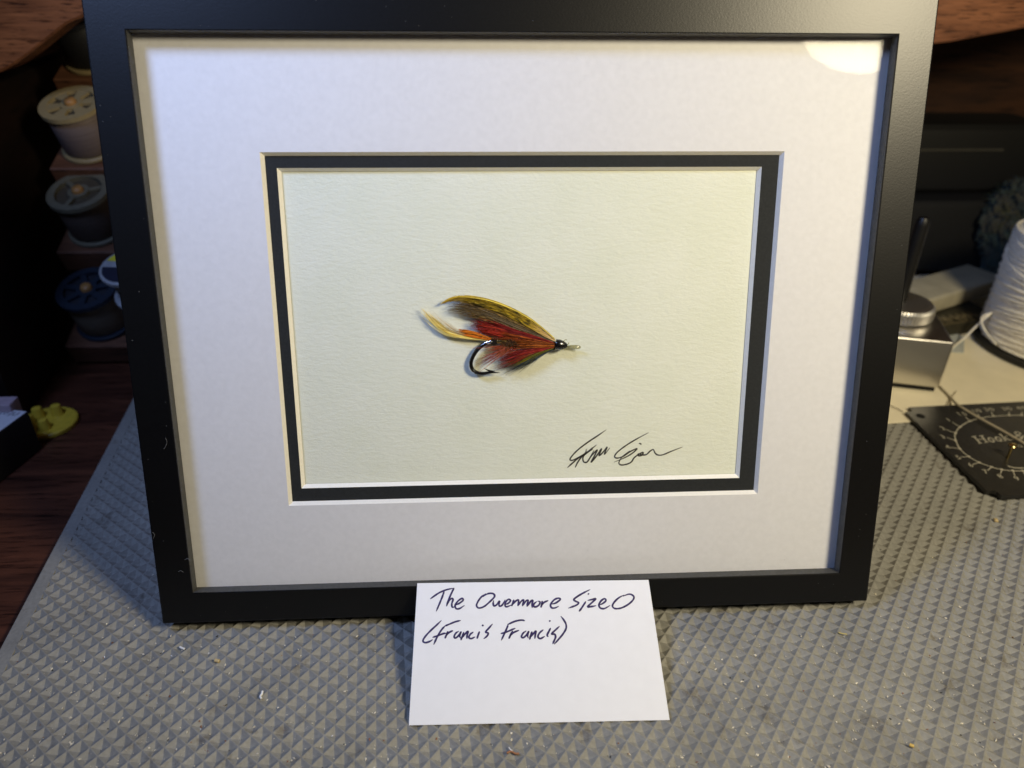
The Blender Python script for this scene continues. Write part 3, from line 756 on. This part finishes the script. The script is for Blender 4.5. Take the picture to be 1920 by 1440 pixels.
for x in (0.004, 0.0095, 0.014, 0.020, 0.0255, 0.031, 0.036):
    PS.append(ribbon([pk(x + random.uniform(-.001, .001), 0.004), pk(x - 0.002, 0.013)], 0.0013, ZG, 1))
    PS.append(ribbon([pk(x, 0.0085), pk(x + 0.003, 0.009)], 0.0009, ZG, 1))
PS.append(ribbon([pk(-0.002, 0.0018), pk(0.04, 0.0018)], 0.0008, ZG, 1))
obj('lettering', join(*PS), simple('pale gold print', (0.30, 0.24, 0.13), 0.5), packet)
tb = [at_z(u, v, SZ + 0.0006) for u, v in ((1784, 660), (1807, 662), (1808, 632), (1775, 620))]
tabV = [Vector((p.x, p.y, z)) for z in (SZ + 0.0003, SZ + 0.0010) for p in tb]
tag(obj('plastic_tab', (tabV, [(3, 2, 1, 0), (4, 5, 6, 7), (0, 1, 5, 4), (1, 2, 6, 5), (2, 3, 7, 6), (3, 0, 4, 7)]), simple('milky plastic', (0.50, 0.53, 0.52), 0.35)), 'small milky plastic tab beside the aluminium block', 'tab')

# white line spool
spl = empty('line_spool', (0.3675, 0.2005, SZ)); tag(spl, 'large spool of white line with black flange by the gauge', 'spool')
MT['blackpl'] = simple('black plastic', (0.008, 0.008, 0.008), 0.4)
smoothed(obj('flange', lathe([(0.048, 0), (0.0505, 0.0005), (0.0510, 0.002), (0.0505, 0.0035), (0.046, 0.0042), (0.01, 0.0042)], 72), MT['blackpl'], spl), 40)
MT['line'] = simple('white line', (0.92, 0.86, 0.73), 0.5, var=0.1, nscale=500)
def winding():
    P = []
    for tno, (r0, turns, ph, za, zb) in enumerate(((0.0455, 42, 0, 0.006, 0.072), (0.0462, 18, 1.3, 0.010, 0.068), (0.0467, 9, 2.9, 0.013, 0.062))):
        pts = []
        N = turns * 30
        for k in range(N):
            a = 2 * math.pi * k / 30 + ph; f = k / N
            z = za + (zb - za) * f + (0.0035 + 0.0025 * tno) * math.sin(a + tno * 1.1 + f * 5)
            pts.append((r0 * math.cos(a), r0 * math.sin(a), max(0.0052, z)))
        P.append(tube(pts, (0.00085, 0.0008, 0.0007)[tno], 6))
    return join(*P)
obj('core', lathe([(0.0452, 0.0042), (0.0452, 0.073), (0.043, 0.075)], 64), MT['line'], spl, True)
obj('winding', winding(), MT['line'], spl, True)
smoothed(obj('top_flange', lathe([(0.030, 0.075), (0.0405, 0.0755), (0.0408, 0.0765), (0.040, 0.0775), (0.012, 0.0775)], 72), MT['line'], spl), 40)
def strand(name, pts, r, m, label, cat='thread'):
    o = tag(obj(name, tube(catmull(pts, 8), r, 6), m, None, True), label, cat); return o
strand('loose_line', [at_z(1858, 588, 0.022), at_z(1845, 598, 0.019), at_z(1830, 612, 0.013), at_z(1808, 634, 0.006), at_z(1788, 650, 0.0025), at_z(1772, 668, SZ + .0007)], 0.00065, MT['line'], 'white line running from the large spool toward the block')
strand('loose_loop', [at_z(1860, 586, 0.023), at_z(1842, 594, 0.020), at_z(1841, 606, 0.017), at_z(1850, 624, 0.012), at_z(1868, 646, 0.009)], 0.0006, MT['line'], 'slack loop of white line on the side of the large spool')
strand('cut_line', [at_z(1762, 725, SZ + .0008), at_z(1782, 745, SZ + .001), at_z(1797, 760, GZ + .0012), at_z(1840, 786, GZ + .0012), at_z(1880, 808, GZ + .0012), at_z(1925, 834, GZ + .0012)], 0.00075, simple('tan cord', (0.42, 0.37, 0.27), 0.6), 'tan cord lying across the black hook gauge')
strand('short_bristle', [at_z(1774, 762, SZ + .0006), at_z(1783, 748, SZ + .0016), at_z(1793, 733, SZ + .0006)], 0.0002, simple('tan bristle', (0.30, 0.25, 0.16), 0.6), 'short thin bristle crossing the cord behind the gauge')
strand('dark_wire', [at_z(1655, 752, SZ + .0006), at_z(1668, 760, SZ + .001), at_z(1682, 766, SZ + .001), at_z(1693, 772, SZ + .0006)], 0.00022, simple('brown thread', (0.06, 0.03, 0.015), 0.6), 'thin brown thread by the corner of the gauge')

# black case behind, with feathers beside it
case = empty('black_case', (0.36, 0.355, 0.0)); tag(case, 'black hard case standing in the shade behind the wax bar', 'case')
MT['case'] = simple('black leatherette', (0.0025, 0.0025, 0.0028), 0.65, var=0.3, nscale=600, bstr=0.3, bdist=0.0003)
smoothed(obj('case_body', box_bm(-0.075, 0.085, -0.028, 0.045, 0.0008, 0.060, 0.006, 3), MT['case'], case))
lid = smoothed(obj('case_lid', box_bm(-0.070, 0.066, -0.010, 0.045, 0.0602, 0.113, 0.009, 3), MT['case'], case))
obj('zip', box_bm(-0.072, 0.03, -0.0112, -0.0098, 0.094, 0.0955), simple('dull zip', (0.06, 0.056, 0.045), 0.5), lid)
# crumpled bag of dyed wool
def wool_bag():
    c = at_y(1925, 405, 0.318)
    bag = empty('wool_bundle', (c.x, c.y, 0.0008)); tag(bag, 'dim blue green wool bundle beside the black case', 'wool')
    bm = bmesh.new(); bmesh.ops.create_icosphere(bm, subdivisions=6, radius=1.0)
    hz = c.z
    for v in bm.verts:
        p = v.co.copy()
        k = 1 + 0.34 * noise.noise(p * 1.7 + Vector((3, 1, 7))) + 0.20 * abs(noise.noise(p * 4.3)) + 0.10 * noise.noise(p * 11) + 0.05 * noise.noise(p * 31)
        q = p * k
        v.co = Vector((q.x * 0.028, q.y * 0.024, max(0, hz + q.z * (0.026 if q.z > 0 else hz * 1.05))))
    m, t, b, L = nt('mixed dyed wool')
    mp = coords(t); n = noise_tex(t, mp, 55, 4, 0.6)
    r = ramp(t, [(0.30, (0.022, 0.034, 0.050)), (0.45, (0.026, 0.044, 0.038)), (0.58, (0.05, 0.047, 0.036)), (0.72, (0.044, 0.044, 0.016))]); L(n.outputs['Fac'], r.inputs[0]); L(r.outputs[0], b.inputs['Base Color'])
    b.inputs['Roughness'].default_value = 0.95; n2 = noise_tex(t, mp, 900, 4); bump(t, b, n2.outputs['Fac'], 0.8, 0.001)
    obj('bundle', bm, m, bag, True)
    V, F, C = [], [], []
    for k in range(700):
        d = Vector((random.gauss(0, 1), random.gauss(0, 1), abs(random.gauss(0, 1)) - .2)).normalized()
        p = Vector((d.x * 0.027, d.y * 0.023, hz + d.z * 0.025)); l = random.uniform(0.004, 0.012)
        e = (d + Vector((random.gauss(0, .6), random.gauss(0, .6), random.gauss(0, .6)))).normalized(); sd = e.orthogonal().normalized() * 0.00022; n0 = len(V)
        V += [p - sd, p + sd, p + e * l * .6 + sd, p + e * l * .6 - sd, p + e * l + Vector((0, 0, -l * .2))]
        F += [(n0, n0 + 1, n0 + 2, n0 + 3), (n0 + 3, n0 + 2, n0 + 4)]
        C += [shade(random.choice(((0.04, 0.06, 0.08), (0.035, 0.055, 0.045), (0.055, 0.055, 0.03))), random.uniform(.5, 1.1))] * 5
    o = obj('loose_fibres', (V, F), MT['feather'], bag)
    at = o.data.color_attributes.new('Col', 'FLOAT_COLOR', 'POINT')
    for i, c_ in enumerate(C): at.data[i].color = (*c_, 1)
    o['kind'] = 'stuff'
wool_bag()

# ================================================================== thread rack with spools on the left
TILT = R_(22)
AX = Vector((-0.04, -math.sin(TILT), math.cos(TILT))).normalized()
rack = empty('thread_rack', (-0.2, 0.27, -0.0034)); tag(rack, 'stepped wooden rack holding thread spools at the left', 'rack')
RI = Matrix.Translation((-0.2, 0.27, -0.0034)).inverted()
tops = [(138, 22), (132, 192), (146, 357), (162, 540)]
HS = [0.030, 0.030, 0.029, 0.029]
def spool(pos, r, h, mf, mt, label, kind, grp='thread spools on the stepped rack', rotz=0.0, mlow=None):
    q = AX.to_track_quat('Z', 'Y')
    e = empty('thread_spool', pos, q.to_euler()); tag(e, label, 'spool', grp)
    fl = 0.0026
    smoothed(obj('lower_flange', lathe([(r * .96, 0), (r, 0.0006), (r, fl - .0006), (r * .97, fl), (r * .3, fl)], 48), mlow or mf, e), 40)
    smoothed(obj('thread', lathe([(r * .86, fl), (r * .905, fl + .0012), (r * .89, h * .5), (r * .905, h - fl - .0012), (r * .86, h - fl)], 48), mt, e), 60)
    # upper flange: rim, hub and spokes with openings
    V, F = [], []
    def ringp(r0, r1, z0, z1, seg=48):
        P = [(r1, z0), (r1 * .985 + r0 * .015, z1), (r0, z1), (r0, z0)]
        vv, ff = [], []
        for rr, zz in P:
            for k in range(seg):
                a = 2 * math.pi * k / seg; vv.append((rr * math.cos(a), rr * math.sin(a), zz))
        for i in range(4):
            for k in range(seg):
                k2 = (k + 1) % seg; i2 = (i + 1) % 4
                ff.append((i * seg + k, i * seg + k2, i2 * seg + k2, i2 * seg + k))
        return vv, ff
    uf = smoothed(obj('upper_flange', join(ringp(r * .75, r, h - fl, h), ringp(r * .20, r * .34, h - fl, h - .0002)), mf, e), 40)
    ns = {'star': 6, 'wheel': 3, 'spoke': 7}[kind]
    for k in range(ns):
        a = 2 * math.pi * k / ns + 0.35 + rotz; wv = r * (0.10 if kind != 'wheel' else 0.07); dr = Vector((math.cos(a), math.sin(a), 0)); dt = Vector((-dr.y, dr.x, 0))
        wo = wv * (2.2 if kind == 'star' else 1.0)
        P = [dr * r * .30 - dt * wv, dr * r * .30 + dt * wv, dr * r * .78 + dt * wo, dr * r * .78 - dt * wo]
        VV = [p + Vector((0, 0, z)) for z in (h - fl * .8, h - .0005) for p in P]
        obj('spoke', (VV, [(3, 2, 1, 0), (4, 5, 6, 7), (0, 1, 5, 4), (1, 2, 6, 5), (2, 3, 7, 6), (3, 0, 4, 7)]), mf, uf)
    obj('well', lathe([(r * .80, h - fl * 1.0), (r * .80, h - fl * 0.95)], 40), simple('well shade paint', (0.01, 0.012, 0.02) if kind == 'spoke' else (0.06, 0.045, 0.025), 0.7), e)  # shallow dark disc: shade of the recess behind the spokes, put into its colour
    return e
ivory = simple('ivory plastic', (0.29, 0.225, 0.115), 0.45, var=0.08)
ivory2 = simple('grey ivory plastic', (0.13, 0.118, 0.08), 0.5, var=0.12)
bluep = simple('navy blue plastic', (0.011, 0.019, 0.034), 0.5)
def threadm(name, c):
    return simple(name, c, 0.55, var=0.25, nscale=40, stretch=(1, 1, 60), bstr=0.4, bdist=0.0004)
tg = threadm('mauve grey thread', (0.15, 0.115, 0.11)); tb_ = threadm('dark brown thread', (0.07, 0.052, 0.042)); tk = threadm('grey tan thread', (0.15, 0.13, 0.10)); td = threadm('black thread', (0.008, 0.008, 0.009))
specs = [(td, td, 'star', 'black thread spool partly hidden on the topmost rack step'), (tg, ivory, 'star', 'mauve grey thread spool with ivory star shaped end'), (tb_, ivory2, 'wheel', 'dark brown thread spool with grey ivory wheel end'), (tk, bluep, 'spoke', 'tan thread spool with navy blue spoked end')]
RSP = 0.0178
peg_m = simple('orange wood peg', (0.34, 0.17, 0.05), 0.5)
for (u, v), h_, (mt_, mf_, kd, lb) in zip(tops, HS, specs):
    top = at_x(u, v, -0.2475)
    base = top - AX * h_
    spool(base, RSP, h_, mf_, mt_, lb, kd, mlow=ivory if mf_ is td else None)  # topmost upper flange is coloured black to paint the dark under the valance
    # wooden step under it and the peg through it
    q = AX.to_track_quat('Z', 'Y').to_matrix()
    st = obj('step', box_bm(-0.0205, 0.19, -0.021, 0.020, -0.0155, -0.0002, 0.0008, 1), MT['rack'], rack)
    st.location = RI @ base; st.rotation_euler = (TILT, 0, 0)
    pg = obj('peg', lathe([(0.0033, -0.005), (0.0033, h_ + .0008), (0.0026, h_ + 0.0022)], 20), peg_m, rack, True)
    pg.location = RI @ base; pg.rotation_euler = AX.to_track_quat('Z', 'Y').to_euler()
b_lo, b_hi = at_x(*tops[3], -0.2475) - AX * HS[3], at_x(*tops[0], -0.2475) - AX * HS[0]
for xx in (-0.215, -0.075):
    dd = (b_hi - b_lo); P = [b_lo + Vector((0, 0.03, -0.045)), b_hi + Vector((0, 0.03, 0.02))]
    V, F = [], []
    for p in P:
        for dx, dy in ((0, 0), (0.012, 0), (0.012, 0.012), (0, 0.012)): V.append(RI @ Vector((xx + dx, p.y + dy, max(-0.003, p.z))))
    F = [(0, 1, 5, 4), (1, 2, 6, 5), (2, 3, 7, 6), (3, 0, 4, 7), (0, 3, 2, 1), (4, 5, 6, 7)]
    obj('upright', (V, F), MT['rack'], rack)
# small spool with yellow and blue label peeping out beside the frame
lp = at_x(236, 500, -0.212)
ls = empty('labelled_spool', lp - AX * 0.022, AX.to_track_quat('Z', 'Y').to_euler()); tag(ls, 'small spool with yellow and dark blue round label beside the frame', 'spool')
smoothed(obj('spool_body', lathe([(0.0145, 0), (0.0145, 0.002), (0.011, 0.003), (0.011, 0.019), (0.0145, 0.020), (0.0145, 0.022), (0.0135, 0.0224)], 40), simple('white plastic', (0.30, 0.31, 0.33), 0.4), ls), 40)
def half(a0, a1, r, z, n=20):
    return [(r * math.cos(a0 + (a1 - a0) * k / n), r * math.sin(a0 + (a1 - a0) * k / n), z) for k in range(n + 1)], [tuple(range(n + 1))]
obj('yellow_label', half(0.15, math.pi - 0.3, 0.0128, 0.0226), simple('yellow label', (0.62, 0.55, 0.03), 0.5), ls)
obj('navy_label', half(math.pi + 0.1, 2 * math.pi - 0.1, 0.0128, 0.0226), simple('navy label', (0.008, 0.012, 0.03), 0.5), ls)

# ================================================================== yellow peg disc and labelled box at the left
cg = at_z(86, 788, 0.0)
cog = empty('yellow_peg_disc', (cg.x, cg.y, -0.0034)); tag(cog, 'yellow plastic disc with stubby pegs on the dark desk', 'plastic disc')
ym = simple('yellow plastic', (0.60, 0.43, 0.04), 0.4, var=0.1)
smoothed(obj('disc', lathe([(0.0150, 0), (0.0155, 0.0005), (0.0155, 0.0022), (0.0148, 0.0028), (0.004, 0.0028)], 48), ym, cog), 40)
for (px, py) in ((73, 780), (108, 775), (56, 795), (84, 802)):
    p = at_z(px, py, 0.0) - cg
    pg = smoothed(obj('peg', lathe([(0.0034, 0.0025), (0.0030, 0.0035), (0.0027, 0.0075), (0.0024, 0.0086), (0.0012, 0.0091)], 24), ym, cog), 50)
    pg.location = (p.x, p.y, 0)
bc = at_z(50, 772, 0.02)
bx = empty('labelled_box', (bc.x, bc.y, -0.0034), (0, 0, R_(-13))); tag(bx, 'low black box with a white printed label on top at left edge', 'box')
obj('box_body', box_bm(-0.09, 0.0004, -0.06, 0.0008, 0.0, 0.0234, 0.0006, 1), simple('black box card', (0.006, 0.006, 0.007), 0.6), bx)
lb = obj('label_sheet', box_bm(-0.06, 0.0, -0.05, 0.0, 0.02342, 0.02352), simple('white label', (0.62, 0.64, 0.70), 0.6, var=0.03), bx)
parts = []
for s, x, y, sz in (('320-JU', -0.0085, -0.0032, 0.0046), ('3.40', -0.0135, -0.0078, 0.0034), ('00', -0.019, -0.0112, 0.003)):
    V_, F_ = text_mesh(s, sz); parts.append(([Vector(v) + Vector((x, y, 0.02358)) for v in V_], F_))
obj('label_print', join(*parts), simple('navy print', (0.01, 0.012, 0.03), 0.6), lb)
ps = at_z(8, 755, 0.024)
pslip = tag(obj('pink_slip', box_bm(-0.02, 0.004, -0.004, 0.0045, -0.0274, 0.0004, 0.0004, 1), simple('pink card', (0.42, 0.33, 0.38), 0.6)), 'pinkish paper packet standing behind the labelled black box', 'packet')
pslip.location = (ps.x, ps.y + 0.001, 0.024)

# ================================================================== crumbs and lint on the mat
def pit_z(p):
    """height of the pit field at a world point"""
    d = Matrix.Rotation(-MATROT, 3, 'Z') @ (Vector((p.x, p.y, 0)) - Vector((MAT0.x, MAT0.y, 0)))
    q = CELL / math.sqrt(2); x, y = d.x - 0.0012, d.y - 0.0008
    a, b_ = (x + y) / (2 * q), (y - x) / (2 * q)
    fa, fb = abs(a - round(a)), abs(b_ - round(b_))
    k = max(fa, fb) / 0.5
    return -PIT * (1 - k)
def crumbs(name, n, m, smin, smax, label, elong=1.6):
    V, F = [], []
    for k in range(n):
        u = random.uniform(-20, 1940); v = 1000 + 460 * random.random() ** 0.75
        if 290 < u < 1640 and v < 1185: continue
        if 750 < u < 1270 and v < 1365: continue
        if u < 300 and v < 1190 and random.random() < .6: continue
        p = at_z(u, v, 0)
        # crumbs roll toward the pit bottoms
        d = Matrix.Rotation(-MATROT, 3, 'Z') @ (p - Vector((MAT0.x, MAT0.y, 0)))
        if d.x < 0.006: continue
        q = CELL / math.sqrt(2); a, b_ = (d.x - .0012 + d.y - .0008) / (2 * q), (d.y - .0008 - d.x + .0012) / (2 * q)
        pull = random.random() ** 0.7 * 0.85
        a += (round(a) - a) * pull; b_ += (round(b_) - b_) * pull
        lx, ly = (a - b_) * q + .0012, (a + b_) * q + .0008
        wv = Matrix.Rotation(MATROT, 3, 'Z') @ Vector((lx, ly, 0)) + Vector((MAT0.x, MAT0.y, 0))
        s = smin + (smax - smin) * random.random() ** 3
        c = Vector((wv.x, wv.y, pit_z(wv) + s * .6))
        rot = Matrix.Rotation(random.uniform(0, 6.28), 3, 'Z') @ Matrix.Rotation(random.uniform(-.6, .6), 3, 'X')
        n0 = len(V)
        el = random.uniform(1, elong)
        for w_ in ((el, 0, 0), (-el, 0, 0), (0, 1, 0), (0, -1, 0), (0, 0, .6), (0, 0, -.6)):
            V.append(c + rot @ (Vector(w_) * s * random.uniform(.6, 1.2)))
        F += [tuple(n0 + i for i in f) for f in ((0, 2, 4), (2, 1, 4), (1, 3, 4), (3, 0, 4), (2, 0, 5), (1, 2, 5), (3, 1, 5), (0, 3, 5))]
    tag(obj(name, (V, F), m), label, 'crumbs', kind='stuff')
crumbs('pale_crumbs', 1500, simple('pale glossy crumb', (0.72, 0.66, 0.52), 0.25, var=0.2), 0.00009, 0.00042, 'tiny pale crumbs in the pits of the grey mat', 2.5)
crumbs('brown_crumbs', 330, simple('rusty crumb', (0.22, 0.10, 0.05), 0.7, var=0.4), 0.00009, 0.00042, 'tiny rust brown crumbs in the pits of the grey mat', 2.0)
crumbs('dark_crumbs', 240, simple('dark crumb', (0.02, 0.018, 0.015), 0.6), 0.00009, 0.00032, 'tiny dark crumbs in the pits of the grey mat', 3.0)
wl = simple('white lint', (0.8, 0.8, 0.78), 0.7); tl = simple('tan chip', (0.55, 0.42, 0.2), 0.6); st_ = simple('straw', (0.5, 0.42, 0.16), 0.5)
def bit(name, P, r, m, lb): tag(obj(name, tube(catmull([at_z(u, v, 0.0004) for u, v in P], 5), r, 6), m, None, True), lb, 'lint')
bit('lint_curl', [(492, 1296), (491, 1301), (488, 1306), (490, 1310)], 0.00042, wl, 'white lint curl on the mat left of the card')
bit('lint_fleck', [(337, 1213), (341, 1215), (346, 1217)], 0.00040, wl, 'white lint fleck below the left corner of the frame')
bit('tan_chip', [(403, 1238), (407, 1239), (411, 1240)], 0.00070, tl, 'tan chip on the mat below the frame at left')
bit('straw_bit', [(1572, 1186), (1580, 1188), (1588, 1189)], 0.00024, st_, 'thin straw coloured fibre below the right corner of the frame')
bit('hair_bit', [(954, 1401), (957, 1405), (961, 1409)], 0.00018, wl, 'short white hair on the mat below the card')
bit('rust_curl', [(950, 1412), (958, 1409), (966, 1413), (973, 1413)], 0.00034, simple('rust fibre', (0.32, 0.14, 0.06), 0.7), 'rust coloured fibre curl on the mat below the card')
bit('yellow_crumb', [(1705, 1396), (1709, 1398), (1713, 1399)], 0.0006, simple('yellow chip', (0.65, 0.45, 0.12), 0.5), 'yellow crumb on the mat at lower right')
bit('pale_bead', [(1866, 974), (1867, 976), (1868, 978)], 0.0010, tl, 'pale bead on the mat below the gauge corner')
